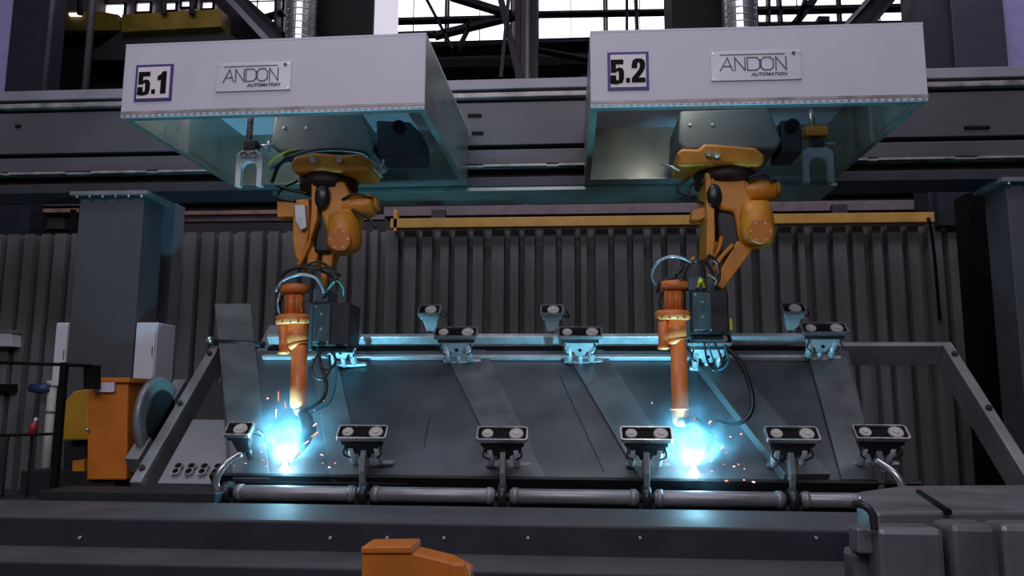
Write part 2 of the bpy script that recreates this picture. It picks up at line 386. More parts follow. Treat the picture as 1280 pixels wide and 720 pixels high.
# ================================================================== ROBOTS
def fork_station(pxs, pys, Y, label, w, orange_top):
    """torch service fork hanging inside a hood"""
    c = at(pxs, pys, Y); e = empty('service_fork', (c.x, Y, c.z), label, 'tool', 'service forks hanging inside the hoods')
    b = MB(); h = .11; pr = []
    for k in range(13):
        a = math.pi*k/12; pr.append((c.x+math.cos(a)*w*.30, Y, c.z+math.sin(a)*w*.30-.02))
    outer = [(c.x-w*.5, Y, c.z-.14), (c.x-w*.5, Y, c.z+.09), (c.x-w*.2, Y, c.z+.13), (c.x+w*.2, Y, c.z+.13), (c.x+w*.5, Y, c.z+.09), (c.x+w*.5, Y, c.z-.14), (c.x+w*.30, Y, c.z-.14)]
    b.prism(outer+pr+[(c.x-w*.30, Y, c.z-.14)], (0, .05, 0)); b.build('fork_plate', CLAMPB, e, .003)
    MB().box(c.x-.045, c.x+.045, Y-.01, Y+.07, c.z+.12, c.z+.19).build('valve_block', DKPLAST, e, .004)
    MB().cyl((c.x-w*.1, Y+.03, c.z+.19), (c.x-w*.1, Y+.03, 3.48), .022).build('hanger_pipe', BRIGHT, e)
    MB().cyl((c.x+.04, Y+.03, c.z+.155), (c.x+.16, Y+.03, c.z+.155), .014).build('side_cylinder', BRIGHT, e)
    MB().cyl((c.x+.125, Y+.03, c.z+.115), (c.x+.125, Y+.03, c.z+.195), .012).build('handle', BRIGHT, e)
    if orange_top: MB().box(c.x-.09, c.x+.075, Y-.03, Y+.09, c.z+.20, c.z+.275).build('orange_valve', ORANGE, e, .008)
    else:
        for k in (-1, 1): MB().ball((c.x+k*.035, Y-.02, c.z+.085), .022).build('copper_fitting', PIPEB, e)
fork_station(311, 208, 5.25, 'pale forked bracket hanging inside the left hood', .19, False)
fork_station(1023, 204, 5.75, 'forked bracket with orange valve hanging inside the right hood', .22, True)
def pedestal(ppts, mpts, Y, label):
    e = empty('robot_carriage', (at(ppts[0][0], ppts[0][1], Y).x, Y+.3, 3.1), label, 'machine', 'grey robot carriages inside the hoods')
    MB().px(ppts, Y, Y+.6).build('housing', mat('carriage_paint', (.13, .15, .15, 1), .4, .2, .1), e, .02)
    MB().px(mpts, Y+.05, Y+.35).build('motor', DKPLAST, e, .015)
    m = [at((mpts[0][0]+mpts[2][0])/2, (mpts[0][1]+mpts[2][1])/2, Y+.05)]
    MB().cyl(m[0], m[0]+Vector((0, -.03, 0)), .045).build('motor_cap', BLACK, e)
    for sx in (ppts[0][0]+12, ppts[-1][0]-12 if False else ppts[0][0]+40): 
        q = at(sx, ppts[0][1]+18, Y); MB().cyl(q, q+Vector((0, -.012, 0)), .012, seg=6).build('bolt', BRIGHT, e)
pedestal([(343, 142), (452, 140), (466, 180), (458, 190), (350, 190), (338, 182)], [(470, 150), (512, 152), (528, 168), (528, 196), (472, 196)], 5.5, 'grey carriage with black motor over the left robot')
pedestal([(850, 138), (962, 134), (978, 176), (972, 187), (856, 187), (848, 178)], [(976, 150), (1000, 150), (1003, 165), (1003, 192), (976, 192)], 5.5, 'grey carriage with black motor over the right robot')

def P3(l, Y): return [at(x, y, Y) for x, y in l]
def robot(J, dx, label):
    """inverted arc welding robot; J holds outlines in the plane of the arm"""
    Y = 5.6
    top = at(J['top'][0], J['top'][1], Y)
    e = empty('welding_robot', (top.x, Y, top.z), label, 'robot', 'orange welding robots hanging under the hoods')
    base = MB().px([(x, min(y, J['disc'][1]-7) if y > J['disc'][1]-12 else y) for x, y in J['casting']], 5.36, 5.70).build('base_casting', ORANGE, e, .02)
    for (x, y) in J['lugs']:
        q = at(x, y, 5.34); MB().cyl(q+Vector((0, -.02, 0)), q+Vector((0, .02, 0)), .022, seg=8).build('lug', BRIGHT, base)
    c = at(J['disc'][0], J['disc'][1], Y); rr_ = J['disc'][2]; c.z = at(J['disc'][0], J['disc'][1]-4, 5.36).z
    MB().cyl(c+Vector((0, 0, -.07)), c+Vector((0, 0, .03)), rr_*.97, rr_, 32).build('turntable', mat('turntable_dark', (.035, .015, .015, 1), .5), e)
    MB().cyl(c+Vector((0, 0, .03)), Vector((c.x, c.y, 2.93)), rr_*.6, seg=24).build('neck', DKPLAST, e)
    MB().px(J['shoulder'], 5.42, 5.78).build('shoulder', ORANGE, e, .02)
    MB().px(J['flap'], 5.40, 5.74).build('side_plate', ORANGE, e, .008)
    q = P3([J['hole'][:2]], 5.4)[0]; MB().ball(q, J['hole'][2] if len(J['hole']) > 2 else .06, (.75, .5, 1.25)).build('cable_port', RUBBER, e)
    # side motor with dark end cap
    a, b_ = J['motor']; pa, pb = at(a[0], a[1], 5.5), at(b_[0], b_[1], 5.5); d = (pb-pa)
    mo = MB().tube([pa, pa+d*.08, pa+d*.92, pb], [.07, .085, .085, .07], 20).build('shoulder_motor', ORANGE, e)
    MB().cyl(pb-d*.02, pb+d.normalized()*.03, .05, seg=16).build('motor_cap', ORANGE, mo)
    MB().curve([pa+Vector((.02, -.09, .05)), pa+d*.5+Vector((0, -.1, .07)), pb+Vector((0, -.08, .03))], .009).build('motor_cable', RUBBER, mo)
    # hanging elbow drive
    a, b_, r0, r1 = J['drive']; pa, pb = at(a[0], a[1], 5.47), at(b_[0], b_[1], 5.47)
    dr = MB().tube([pa, pa.lerp(pb, .3), pa.lerp(pb, .75), pb-(pb-pa)*.08, pb], [r0*.85, r0, r1, r1*.8, r1*.4], 22).build('elbow_drive', ORANGE, e)
    q = pa.lerp(pb, .72)
    MB().cyl(q+Vector((0, -r1-.012, 0)), q+Vector((0, -r1*.6, 0)), r1*.62, seg=20).build('drive_cover', ORANGE2, dr)
    for k in range(6):
        t = 2*math.pi*k/6; cc = q+Vector((math.cos(t)*r1*.5, -r1-.014, math.sin(t)*r1*.5)); MB().cyl(cc, cc+Vector((0, .012, 0)), .006, seg=6).build('screw', BRIGHT, dr)
    MB().px(J['core'], 5.46, 5.72).build('cable_core', RUBBER, e, .02)
    for l in J['cables']: MB().curve(P3(l[:-1], l[-1]), .011).build('cable', RUBBER, e)
    # rear arm bracket on the left
    if J.get('bracket'):
        br = MB().px(J['bracket'], 5.5, 5.62).build('upper_bracket', ORANGE, e, .01)
        MB().px(J['bracket2'], 5.44, 5.50).build('bracket_plate', CLAMPB, br, .004)
        MB().px(J['hanger'], 5.48, 5.60).build('rear_arm', ORANGE, e, .015)
    for l in J['links']:
        MB().px(l[0], l[1], l[2]).build('arm_link', ORANGE, e, .012)
    for l in J['rods']: MB().curve(P3(l[:-1], l[-1]), .016, 10).build('linkage_rod', ORANGE, e)
    # wrist
    x0, y0 = J['w']; k = J['s']; Yw = 5.42
    def wp(x, y, Y=Yw): return at(x0+x*k, y0+y*k, Y)
    def rad(px_): return px_*k*Yw/1000
    MB().tube([wp(1, -40), wp(1, -38), wp(1, -31), wp(1, -28)], [rad(14), rad(19), rad(19), rad(15)], 24).build('wrist_cap', ORANGE_ARC, e)
    MB().tube([wp(1, -30), wp(1, -2)], [rad(12), rad(13)], 20).build('forearm', ORANGE_ARC, e)
    for s_ in (-9, 0, 9): MB().cyl(wp(s_, -28, Yw-.07), wp(s_, -1, Yw-.07), .009, seg=8).build('tie_rod', ORANGE2, e)
    MB().curve([wp(-14, -26), wp(-17, -14), wp(-15, -2)], .008).build('cable', RUBBER, e)
    fl = MB().tube([wp(0, -2), wp(0, 0), wp(0, 8), wp(0, 10)], [rad(20), rad(22.5), rad(22.5), rad(20)], 28).build('collar_flange', ORANGE_ARC, e)
    for t in (-14, -4, 6, 15): MB().cyl(wp(t, 6, Yw-rad(22)), wp(t, 6, Yw-rad(17)), .008, seg=6).build('screw', BRIGHT, fl)
    MB().tube([wp(5, 9), wp(5, 31), wp(6, 35)], [rad(14), rad(14), rad(11)], 22).build('wrist_housing', ORANGE_ARC, e)
    wm = MB().tube([wp(-14, 10, Yw-.03), wp(-13, 12, Yw-.03), wp(-12, 44, Yw-.03), wp(-12, 47, Yw-.03)], [rad(4), rad(6), rad(6), rad(5)], 14).build('wrist_motor', ORANGE_ARC, e)
    MB().cyl(wp(-12, 43, Yw-.03), wp(-12, 46, Yw-.03), rad(7.5), seg=14).build('motor_foot', ORANGE_ARC, wm)
    MB().tube([wp(6, 33), wp(6, 36), wp(7, 37)], [rad(13.5), rad(13.5), rad(10)], 22).build('retaining_ring', ORANGE_ARC, e)
    tb = J['tube_end']; te = at(tb[0], tb[1], 5.40)
    ts = wp(7, 36)
    MB().tube([ts, ts.lerp(te, .9), ts.lerp(te, .96), te], [rad(10), rad(10.8), rad(9.5), rad(5)], 22).build('torch_arm', ORANGE_ARC, e)
    if J.get('clampring'):
        q = ts.lerp(te, .80); dd = (te-ts).normalized(); MB().cyl(q-dd*.008, q+dd*.008, rad(13), seg=20).build('clamp_ring', ORANGE_ARC, e)
    tp = [at(x, y, yy) for x, y, yy in J['torch']]
    n = len(tp); rs = J['torch_r']
    t_ = MB().tube(tp, rs, 14).build('welding_torch', CLAMPD, e)
    MB().ball(tp[0], rs[0]*1.4).build('torch_joint', PIPEB, t_)
    for l, r_, m_ in J['hoses']: MB().curve([at(x, y, yy) for x, y, yy in l], r_, 8, 10).build('hose', m_, e)
    # wire feeder
    fx0, fy0, fx1, fy1 = J['feeder']; f0 = at(fx0, fy0, 5.35); f1 = at(fx1, fy1, 5.35); fxm = at(fx0+(fx1-fx0)*.52, fy0, 5.35).x
    fd = MB().box(f0.x, f1.x, 5.35, 5.62, f1.z, f0.z).build('wire_feeder', DKPLAST, e, .012)
    MB().box(f0.x+.012, fxm, 5.335, 5.35, f1.z+.02, f0.z-.015).build('feeder_cover', TEALBOX, fd, .006)
    MB().box(f0.x-.03, f0.x-.002, 5.37, 5.60, f1.z-.03, f0.z+.0).build('mounting_plate', TEALBOX, fd, .004)
    MB().box(f0.x-.01, f0.x+.10, 5.37, 5.60, f0.z, f0.z+.10).build('feeder_top', mat('feeder_top', (.07, .11, .14, 1), .4, .1), fd, .01)
    for kx, kz in ((.5, .28), (.5, .62), (.12, .1), (.9, .93), (.12, .93)):
        q = Vector((f0.x+.012+(fxm-f0.x-.012)*kx, 5.333, f0.z+(f1.z-f0.z)*kz)); MB().cyl(q, q+Vector((0, -.008, 0)), .009, seg=10).build('screw', BRIGHT, fd)
    MB().box(f0.x+.02, f1.x-.03, 5.40, 5.58, f1.z-.035, f1.z).build('feeder_base', CLAMPD, fd, .004)
    if J.get('tagc'): q = at(fx1+2, fy1-12, 5.36); MB().box(q.x-.012, q.x+.006, 5.35, 5.37, q.z-.04, q.z+.035).build('yellow_label', HOSEY, fd)
    return e
L = dict(top=(420, 185), casting=[(362, 205), (368, 195), (392, 190), (425, 193), (452, 191), (463, 199), (461, 214), (452, 221), (432, 218), (395, 212), (380, 217), (366, 216)],
    lugs=[(392, 200), (425, 200)], disc=(412, 222, .215),
    shoulder=[(392, 226), (430, 226), (436, 240), (440, 258), (436, 285), (424, 296), (408, 290), (400, 262), (392, 240)],
    flap=[(389, 222), (394, 220), (397, 250), (396, 275), (388, 300), (386, 298), (389, 262)],
    hole=(403, 246, .075), motor=((428, 262), (468, 256)), drive=((428, 268), (432, 318), .115, .125),
    core=[(393, 262), (414, 262), (416, 300), (412, 316), (392, 316)],
    cables=[[(372, 226), (352, 236), (348, 248), (370, 252), 5.5], [(345, 232), (365, 238), (385, 242), 5.45], [(350, 352), (358, 340), (380, 334), (410, 342), (426, 356), (430, 372), 5.36], [(392, 340), (405, 335), (418, 345), (422, 366), 5.32], [(352, 375), (345, 385), (350, 396), 5.35], [(376, 335), (400, 328), (425, 345), 5.38], [(440, 262), (460, 272), (470, 285), 5.4]],
    bracket=[(346, 252), (386, 248), (386, 262), (371, 271), (346, 272)], bracket2=[(368, 256), (381, 256), (383, 284), (376, 288), (369, 276)],
    hanger=[(366, 258), (386, 254), (386, 292), (381, 318), (375, 331), (369, 322), (365, 300)],
    links=[([(384, 306), (399, 310), (394, 332), (383, 330)], 5.48, 5.62), ([(403, 312), (419, 312), (412, 346), (401, 340)], 5.50, 5.62), ([(400, 340), (409, 342), (406, 358), (401, 354)], 5.46, 5.52), ([(377, 332), (384, 332), (383, 342), (379, 342)], 5.40, 5.46)],
    rods=[[(394, 268), (390, 295), (382, 315), (373, 332), 5.46]],
    w=(367, 396), s=1.0, tube_end=(373, 512), clampring=False,
    torch=[(376, 512, 5.40), (383, 524, 5.36), (386, 536, 5.34), (380, 552, 5.33), (371, 566, 5.32), (363, 578, 5.31)], torch_r=[.035, .045, .052, .045, .024, .008],
    hoses=[([(345, 364, 5.34), (352, 352, 5.32), (366, 345, 5.30), (380, 343, 5.30), (394, 347, 5.30), (402, 357, 5.32), (405, 366, 5.34)], .011, HOSEW),
           ([(403, 372, 5.36), (418, 352, 5.32), (428, 358, 5.32), (430, 372, 5.36)], .008, HOSEG),
           ([(398, 440, 5.40), (402, 460, 5.38), (408, 480, 5.36), (404, 498, 5.34), (392, 507, 5.36), (378, 514, 5.40)], .013, RUBBER),
           ([(404, 438, 5.38), (393, 450, 5.34), (390, 466, 5.32), (402, 474, 5.32), (412, 462, 5.34), (412, 444, 5.38)], .009, RUBBER),
           ([(412, 438, 5.40), (420, 450, 5.38), (410, 462, 5.34), (399, 455, 5.33), (400, 440, 5.36)], .007, RUBBER),
           ([(418, 440, 5.42), (420, 468, 5.38), (414, 500, 5.36), (396, 512, 5.36), (380, 518, 5.38)], .008, HOSEB),
           ([(340, 228, 5.42), (350, 205, 5.36), (372, 193, 5.30), (410, 187, 5.28), (450, 190, 5.30), (462, 197, 5.34)], .014, RUBBER),
           ([(336, 206, 5.38), (345, 196, 5.34), (358, 190, 5.32), (373, 187, 5.32)], .009, HOSEY),
           ([(338, 212, 5.38), (350, 204, 5.36), (362, 200, 5.33)], .012, HOSEB),
           ([(462, 200, 5.40), (474, 208, 5.36), (480, 200, 5.34), (474, 218, 5.36), (482, 212, 5.34)], .006, HOSEW),
           ([(458, 205, 5.40), (470, 214, 5.36), (478, 222, 5.34)], .006, HOSEW),
           ([(350, 366, 5.33), (347, 380, 5.31), (350, 394, 5.33)], .007, HOSEW)],
    feeder=(391, 378, 436, 432))
robot(L, 0, 'left orange robot hanging under hood 5.1 with its torch in the arc')
Rr = dict(top=(905, 180), casting=[(846, 190), (853, 185), (874, 186), (880, 179), (900, 180), (945, 184), (957, 194), (955, 204), (948, 210), (920, 205), (878, 206), (862, 214), (848, 211)],
    lugs=[(886, 192), (896, 194)], disc=(905, 214, .215),
    shoulder=[(886, 222), (915, 216), (932, 222), (936, 240), (946, 262), (950, 300), (938, 310), (924, 300), (918, 265), (900, 262), (889, 240)],
    flap=[(882, 215), (888, 217), (893, 250), (894, 300), (892, 320), (883, 322), (884, 275)],
    hole=(893, 245, .07), motor=((928, 241), (968, 236)), drive=((942, 255), (946, 310), .125, .13),
    core=[(896, 262), (924, 262), (930, 304), (914, 324), (900, 318)],
    cables=[[(872, 224), (862, 236), (864, 248), (884, 256), 5.5], [(862, 222), (850, 230), (848, 240), (870, 246), 5.45], [(845, 345), (856, 332), (880, 326), (892, 345), (895, 362), 5.36], [(850, 350), (862, 328), (876, 330), (880, 350), 5.32], [(822, 366), (826, 352), (846, 346), 5.38], [(885, 318), (897, 330), (898, 350), (885, 362), 5.34], [(935, 222), (958, 218), (966, 228), 5.4]],
    bracket=[(865, 262), (882, 258), (884, 272), (872, 276), (864, 275)], bracket2=[(882, 264), (889, 264), (892, 280), (884, 281)],
    hanger=[(882, 276), (895, 280), (892, 312), (888, 324), (883, 318)],
    links=[([(922, 300), (946, 306), (934, 322), (904, 362), (896, 358), (899, 340)], 5.44, 5.58), ([(892, 302), (904, 300), (902, 322), (894, 332)], 5.50, 5.62)],
    rods=[[(902, 296), (898, 312), (888, 325), 5.46], [(916, 306), (900, 324), (893, 340), 5.43], [(868, 322), (858, 334), 5.40]],
    w=(841, 391), s=.98, tube_end=(851, 533), clampring=True,
    torch=[(852, 526, 5.38), (870, 528, 5.34), (882, 538, 5.33), (884, 552, 5.33), (878, 568, 5.32), (871, 580, 5.31)], torch_r=[.03, .035, .04, .038, .022, .008],
    hoses=[([(819, 356, 5.34), (815, 342, 5.32), (822, 328, 5.30), (836, 321, 5.30), (852, 322, 5.30), (864, 328, 5.32)], .010, HOSEW),
           ([(888, 324, 5.36), (896, 330, 5.32), (898, 342, 5.34)], .007, HOSEW),
           ([(905, 432, 5.42), (925, 452, 5.40), (938, 485, 5.38), (940, 510, 5.36), (930, 526, 5.35), (912, 531, 5.34), (895, 527, 5.33), (880, 536, 5.33)], .016, RUBBER),
           ([(880, 428, 5.34), (884, 450, 5.32), (892, 463, 5.32), (902, 455, 5.32), (899, 440, 5.34), (893, 428, 5.36)], .007, RUBBER),
           ([(884, 426, 5.36), (890, 445, 5.33), (898, 462, 5.32), (910, 452, 5.33), (905, 430, 5.36)], .006, HOSEB),
           ([(872, 360, 5.36), (876, 348, 5.34), (880, 360, 5.36)], .012, HOSEY),
           ([(890, 362, 5.36), (895, 350, 5.32), (884, 342, 5.33)], .008, PIPEB),
           ([(826, 205, 5.40), (838, 208, 5.36), (850, 214, 5.34)], .007, HOSEW)],
    feeder=(863, 363, 912, 417), tagc=True)
robot(Rr, 0, 'right orange robot hanging under hood 5.2 with its torch in the arc')

# ================================================================== TILTED WELDING TABLE
TH = R(42.3); P0 = Vector((0, 5.3, .665)); UP_ = Vector((0, math.cos(TH), math.sin(TH))); NN = Vector((0, -math.sin(TH), math.cos(TH)))
def T(u, v, w=0): return P0 + Vector((u, 0, 0)) + UP_*v + NN*w
def onp(x, y, w=0):
    d = fw + rt2*((x-640)/F) + up2*((360-y)/F); q = P0+NN*w
    return CAM + d*((q-CAM).dot(NN)/d.dot(NN))
def uv(x, y, w=0): p = onp(x, y, w)-P0; return p.x, p.dot(UP_)
def tb(b, u0, u1, v0, v1, w0, w1):
    return b.hexa([T(u0,v0,w0),T(u1,v0,w0),T(u1,v0,w1),T(u0,v0,w1),T(u0,v1,w0),T(u1,v1,w0),T(u1,v1,w1),T(u0,v1,w1)])
tbl = empty('welding_table', (0, 5.3, .55), 'wide tilted steel welding table holding the ribbed plate', 'table')
VT = 1.46
for x0, x1 in ((-2.98, -2.90), (2.86, 2.94)):
    arm = tb(MB(), x0, x1, -.02, VT+.05, -.26, -.04).build('side_arm', TUBEM, tbl, .008)
    for v in (.1, .75, 1.35): q = T((x0+x1)/2, v, -.04); MB().cyl(q, q+NN*.02, .022, seg=8).build('bolt', CLAMPD, arm)
tb(MB(), -2.90, 2.86, VT+.0, VT+.05, -.24, -.04).build('top_beam', TUBEM, tbl, .008)
tb(MB(), -2.45, 1.92, VT-.065, VT-.02, .02, .10).build('back_rail', CLAMPB, tbl, .006)
tb(MB(), -2.45, 1.92, VT-.11, VT-.072, -.02, .01).build('dark_gap_strip', BLACK, tbl)  # black strip painting in the shaded gap below the back rail
tb(MB(), -2.45, 1.92, VT-.20, VT-.07, -.03, .0).build('channel_floor', PLATE, tbl, .003)
tb(MB(), -2.45, 1.92, VT-.235, VT-.205, .0, .035).build('upper_lip', CLAMPB, tbl, .003)
tb(MB(), -2.40, 2.16, -.03, -.005, -.09, .045).build('bottom_rail', BEDBLK, tbl, .003)
tb(MB(), -2.95, 2.9, -.10, -.02, -.20, -.06).build('bottom_beam', BEDBLK, tbl, .005)
# left side: sloping side plates, discharge plate with a row of sockets
l0 = tb(MB(), -2.80, -2.30, .0, .62, -.10, -.07).build('chute_plate', CHUTE, tbl, .004)
for k in range(5):
    for j in range(2):
        q = T(-2.70+k*.093, .085+j*.05, -.07); r_ = .031
        MB().cyl(q, q+NN*.03, r_, seg=16).build('socket', TUBEM if j else BRIGHT, l0); MB().cyl(q+NN*.031, q+NN*.024, r_*.72, seg=16).build('socket_bore', BLACK, l0)
tb(MB(), -2.55, -2.42, .95, VT+.25, -.06, -.01).build('gusset', TUBEM, tbl, .004)
q = onp(268, 428, .02); MB().cyl(q, q+Vector((.42, 0, -.02)), .028).build('locking_pin', CLAMPD, tbl)
MB().ball(onp(262, 425, .02), .035).build('pin_head', BRIGHT, tbl)
tb(MB(), -2.86, -2.40, .62, 1.15, -.2, -.16).build('guard_plate', DARKW, tbl, .003)

# ribbed work plate clamped to the table (the welded part)
wp_ = empty('work_plate', (0, 5.4, .7), 'large grey steel plate with slanting ribs, lying on the welding table', 'metal plate')
cor = [uv(284, 602), uv(1100, 606), uv(1060, 438), uv(276, 438)]
MB().prism([T(u, v, -.022) for u, v in cor], NN*.018).build('sheet', PLATE, wp_)
ribs = [((269, 383), (314, 383), (292, 602), (338, 602)), ((388, 440), (419, 440), (414, 602), (456, 602)), ((555, 440), (607, 440), (634, 602), (684, 602)),
        ((706, 440), (754, 440), (801, 602), (860, 602)), ((853, 440), (896, 440), (979, 602), (1036, 602)), ((1008, 440), (1055, 440), (1052, 602), (1099, 602))]
for i, (a, b_, c, d) in enumerate(ribs):
    A, B, C_, D_ = [uv(*p) for p in (a, b_, c, d)]
    w0, w1 = (-.004, .07 if i == 4 else (.022 if i else .03))
    MB().prism([T(*A, w0), T(*B, w0), T(*D_, w0), T(*C_, w0)], NN*(w1-w0)).build('rib', RIB, wp_, .003)
for pts in ([(538, 520), (532, 545), (530, 560)], [(700, 470), (755, 590)]):
    q = [onp(x, y, -.003) for x, y in pts]; MB().tube(q, .0035, 6).build('weld_seam', BED, wp_)

# ------------------------------------------------------------------ clamps
def clamp(wide=True, arm=False, dark=False):
    """pneumatic clamp in the frame x along the table, y up the slope, z off the plate"""
    e = bpy.data.objects.new('pneumatic_clamp' if wide else 'narrow_clamp', None); COL.objects.link(e); e.empty_display_size = .1
    hx = .165 if wide else .09; hy = .062; H = .30; BODY = CLAMPD if dark else CLAMPB
    b = MB(); tpts = []
    def rr(hx, hy, r, z):
        o = []
        for cx, cy, a0 in ((hx-r, hy-r, 0), (-hx+r, hy-r, 90), (-hx+r, -hy+r, 180), (hx-r, -hy+r, 270)):
            for k in range(5): a = R(a0+k*22.5); o.append((cx+r*math.cos(a), cy+r*math.sin(a), z))
        return o
    o1 = rr(hx, hy, .02, H-.028); o2 = rr(hx-.011, hy-.011, .012, H-.028); n = len(o1)
    vs = o1+o2+[(x, y, H) for x, y, z in o1]+[(x, y, H) for x, y, z in o2]; fs = []
    for i in range(n):
        j = (i+1) % n; fs += [(i, j, n+j, n+i), (2*n+i, 3*n+i, 3*n+j, 2*n+j), (i, 2*n+i, 2*n+j, j), (n+i, n+j, 3*n+j, 3*n+i)]
    b.add(vs, fs); b.build('face_frame', BRIGHT, e)
    MB().prism(rr(hx-.010, hy-.010, .012, H-.03), (0, 0, .012)).build('face_plate', BLACK, e)
    cx = (-.095, .09) if wide else (.01,)
    for i, x in enumerate(cx):
        r0 = .047 if (i or not wide) else .038
        c = MB().tube([(x, 0, H-.02), (x, 0, H-.006), (x, 0, H+.002)], [r0, r0, r0*.9], 24).build('piston_cap', CUP, e)
        MB().cyl((x, 0, H+.001), (x, 0, H+.008), r0*.45, seg=18).build('cap_boss', WHITE2, c)
    if wide:
        MB().box(-.14, .14, -.05, .05, H-.075, H-.03).build('manifold', CLAMPD, e, .006)
        MB().prism([(-.13, -.045, H-.075), (.13, -.045, H-.075), (.115, -.045, .16), (.05, -.045, .14), (.035, -.045, .10), (-.035, -.045, .10), (-.05, -.045, .14), (-.115, -.045, .16)], (0, .09, 0)).build('body', BODY, e, .006)
        for x in (-.085, .085):
            MB().tube([(x, -.025, .19), (x, -.025, .06), (x, -.025, .035)], [.026, .026, .018], 16).build('cylinder', CLAMPB, e)
            MB().curve([(x*1.3, -.05, H-.08), (x*1.45, -.085, .18), (x*1.0, -.07, .13)], .006).build('air_hose', RUBBER, e)
        MB().cyl((0, -.055, .16), (0, -.045, .16), .012, seg=12).build('port', BLACK, e)
        MB().cyl((0, -.02, .11), (0, -.02, .0), .02, seg=14).build('stem', CLAMPB, e)
        MB().prism([(-.03, -.03, 0), (.03, -.03, 0), (.17, -.012, 0), (.17, .012, 0), (.03, .03, 0), (-.03, .03, 0), (-.12, .012, 0), (-.12, -.012, 0)], (0, 0, .024)).build('foot', TUBEM if dark else CLAMPB, e, .004)
    else:
        MB().box(-.075, .075, -.05, .05, H-.07, H-.03).build('manifold', BODY, e, .006)
        MB().prism([(-.06, -.04, H-.07), (.06, -.04, H-.07), (.05, -.04, .15), (.01, -.04, .11), (-.04, -.04, .11)], (0, .08, 0)).build('body', BODY, e, .006)
        MB().tube([(.02, 0, .14), (.02, 0, .05), (.02, 0, .0)], [.026, .026, .012], 14).build('cylinder', BODY, e)
        MB().curve([(.05, .02, H-.06), (.13, .03, .2), (.11, .02, .27)], .007).build('air_hose', RUBBER, e)
    if arm:
        # curved swing arm from the shaft in front of the table
        pts = [(0.0, -.03, .15), (.0, -.075, .13), (.0, -.12, .08), (.0, -.15, .0), (.0, -.16, -.06)]
        b = MB(); W_ = .019; prof = []
        c = [Vector(p) for p in pts]; up_ = []; lo_ = []
        for i, p in enumerate(c):
            t = (c[min(i+1, len(c)-1)]-c[max(i-1, 0)]).normalized(); nrm = Vector((0, -t.z, t.y)); k = .028+.008*i
            up_.append(p+nrm*k); lo_.append(p-nrm*k)
        b.prism([(v.x-W_, v.y, v.z) for v in up_+lo_[::-1]], (2*W_, 0, 0)); b.build('swing_arm', TUBEM, e, .006)
    return e
def place(proto, x, y, label, group, used, w=.29, rz=0, sx=1):
    o = proto if not used else copy_tree(proto)
    u, v = uv(x, y, w); o.location = T(u, v, .003 if not used or True else 0)
    o.rotation_euler = (Matrix.Rotation(TH, 3, 'X') @ Matrix.Rotation(R(rz), 3, 'Z')).to_euler()
    tag(o, label, 'clamp', group); return o
cw = clamp(True); cn = clamp(False); ca = clamp(True, True, True); cna = clamp(False, False, True)
G1 = 'upper twin cylinder clamps'; G2 = 'upper single cylinder clamps'; G3 = 'lower clamps with swing arms'
place(cw, 570, 416, 'upper twin clamp at the head of the middle-left rib', G1, False)
place(cw, 725, 416, 'upper twin clamp just left of the right robot', G1, True)
place(cw, 1030, 411, 'upper twin clamp at the top right corner of the plate', G1, True)
place(cw, 886, 424, 'upper twin clamp hidden behind the feeder box of the right robot', G1, True)
place(cw, 424, 420, 'upper twin clamp hidden behind the feeder box of the left robot', G1, True)
place(cn, 537, 388, 'narrow clamp on the top rail, first from the left robot', G2, False)
place(cn, 690, 388, 'narrow clamp on the top rail between the two robots', G2, True)
place(cn, 992, 386, 'narrow clamp on the top rail right of the right robot', G2, True)
place(cna, 299, 537, 'lower narrow clamp at the left corner of the plate', 'lower single clamp', False)
for i, (x, y, l) in enumerate(((453, 541, 'lower swing arm clamp just right of the left arc'), (628, 543, 'lower swing arm clamp midway between the two arcs'),
        (808, 543, 'lower swing arm clamp just left of the right arc'), (990, 543, 'lower swing arm clamp just right of the right arc, cyan lit'), (1101, 541, 'lower swing arm clamp at the bottom right corner of the plate'))):
    place(ca, x, y, l, G3, i > 0)

# ------------------------------------------------------------------ shaft in front of the table
sh = empty('clamp_shaft', (0, 5.12, .5), 'segmented round shaft along the front edge of the table', 'shaft')
hubs = [285, 455, 628, 808, 990, 1112]
zs = .585; Ys = 5.12
xs_ = [at(h, 617, Ys).x for h in hubs]
MB().cyl((xs_[0]-.05, Ys, zs), (xs_[-1]+.05, Ys, zs), .022).build('core_rod', CLAMPD, sh)
for i in range(len(xs_)-1):
    a, b_ = xs_[i]+.045, xs_[i+1]-.045
    MB().tube([(a, Ys, zs), (a+.012, Ys, zs), (b_-.012, Ys, zs), (b_, Ys, zs)], [.035, .047, .047, .035], 24).build('tube_segment', mat('shaft_steel', (.30, .29, .31, 1), .42, .5, .2, 5), sh)
    for x in (a+.035, b_-.035): MB().cyl((x-.018, Ys, zs), (x+.018, Ys, zs), .053, seg=24).build('segment_collar', TUBEM, sh)
for x in xs_:
    MB().cyl((x-.026, Ys, zs), (x+.026, Ys, zs), .068, seg=28).build('hub', CLAMPD, sh)
    MB().box(x-.05, x+.05, Ys-.03, Ys+.05, .50, zs-.03).build('bearing_foot', CLAMPD, sh)
for i, px_ in enumerate((285, 1112)):
    x = xs_[0] if i == 0 else xs_[-1]
    b = MB(); pts = []
    s = 1 if i == 0 else -1
    for k in range(12):
        a = R(-80+k*17); pts.append((x+s*.0, Ys-.0+.05*math.cos(a)*0, 0))
    MB().curve([(x, Ys-.03, zs-.05), (x-s*.06, Ys-.05, zs+.05), (x-s*.03, Ys-.03, zs+.16), (x+s*.05, Ys+.05, zs+.24)], [.028]*1 and .024, 12).build('curved_arm', BRIGHT, sh)

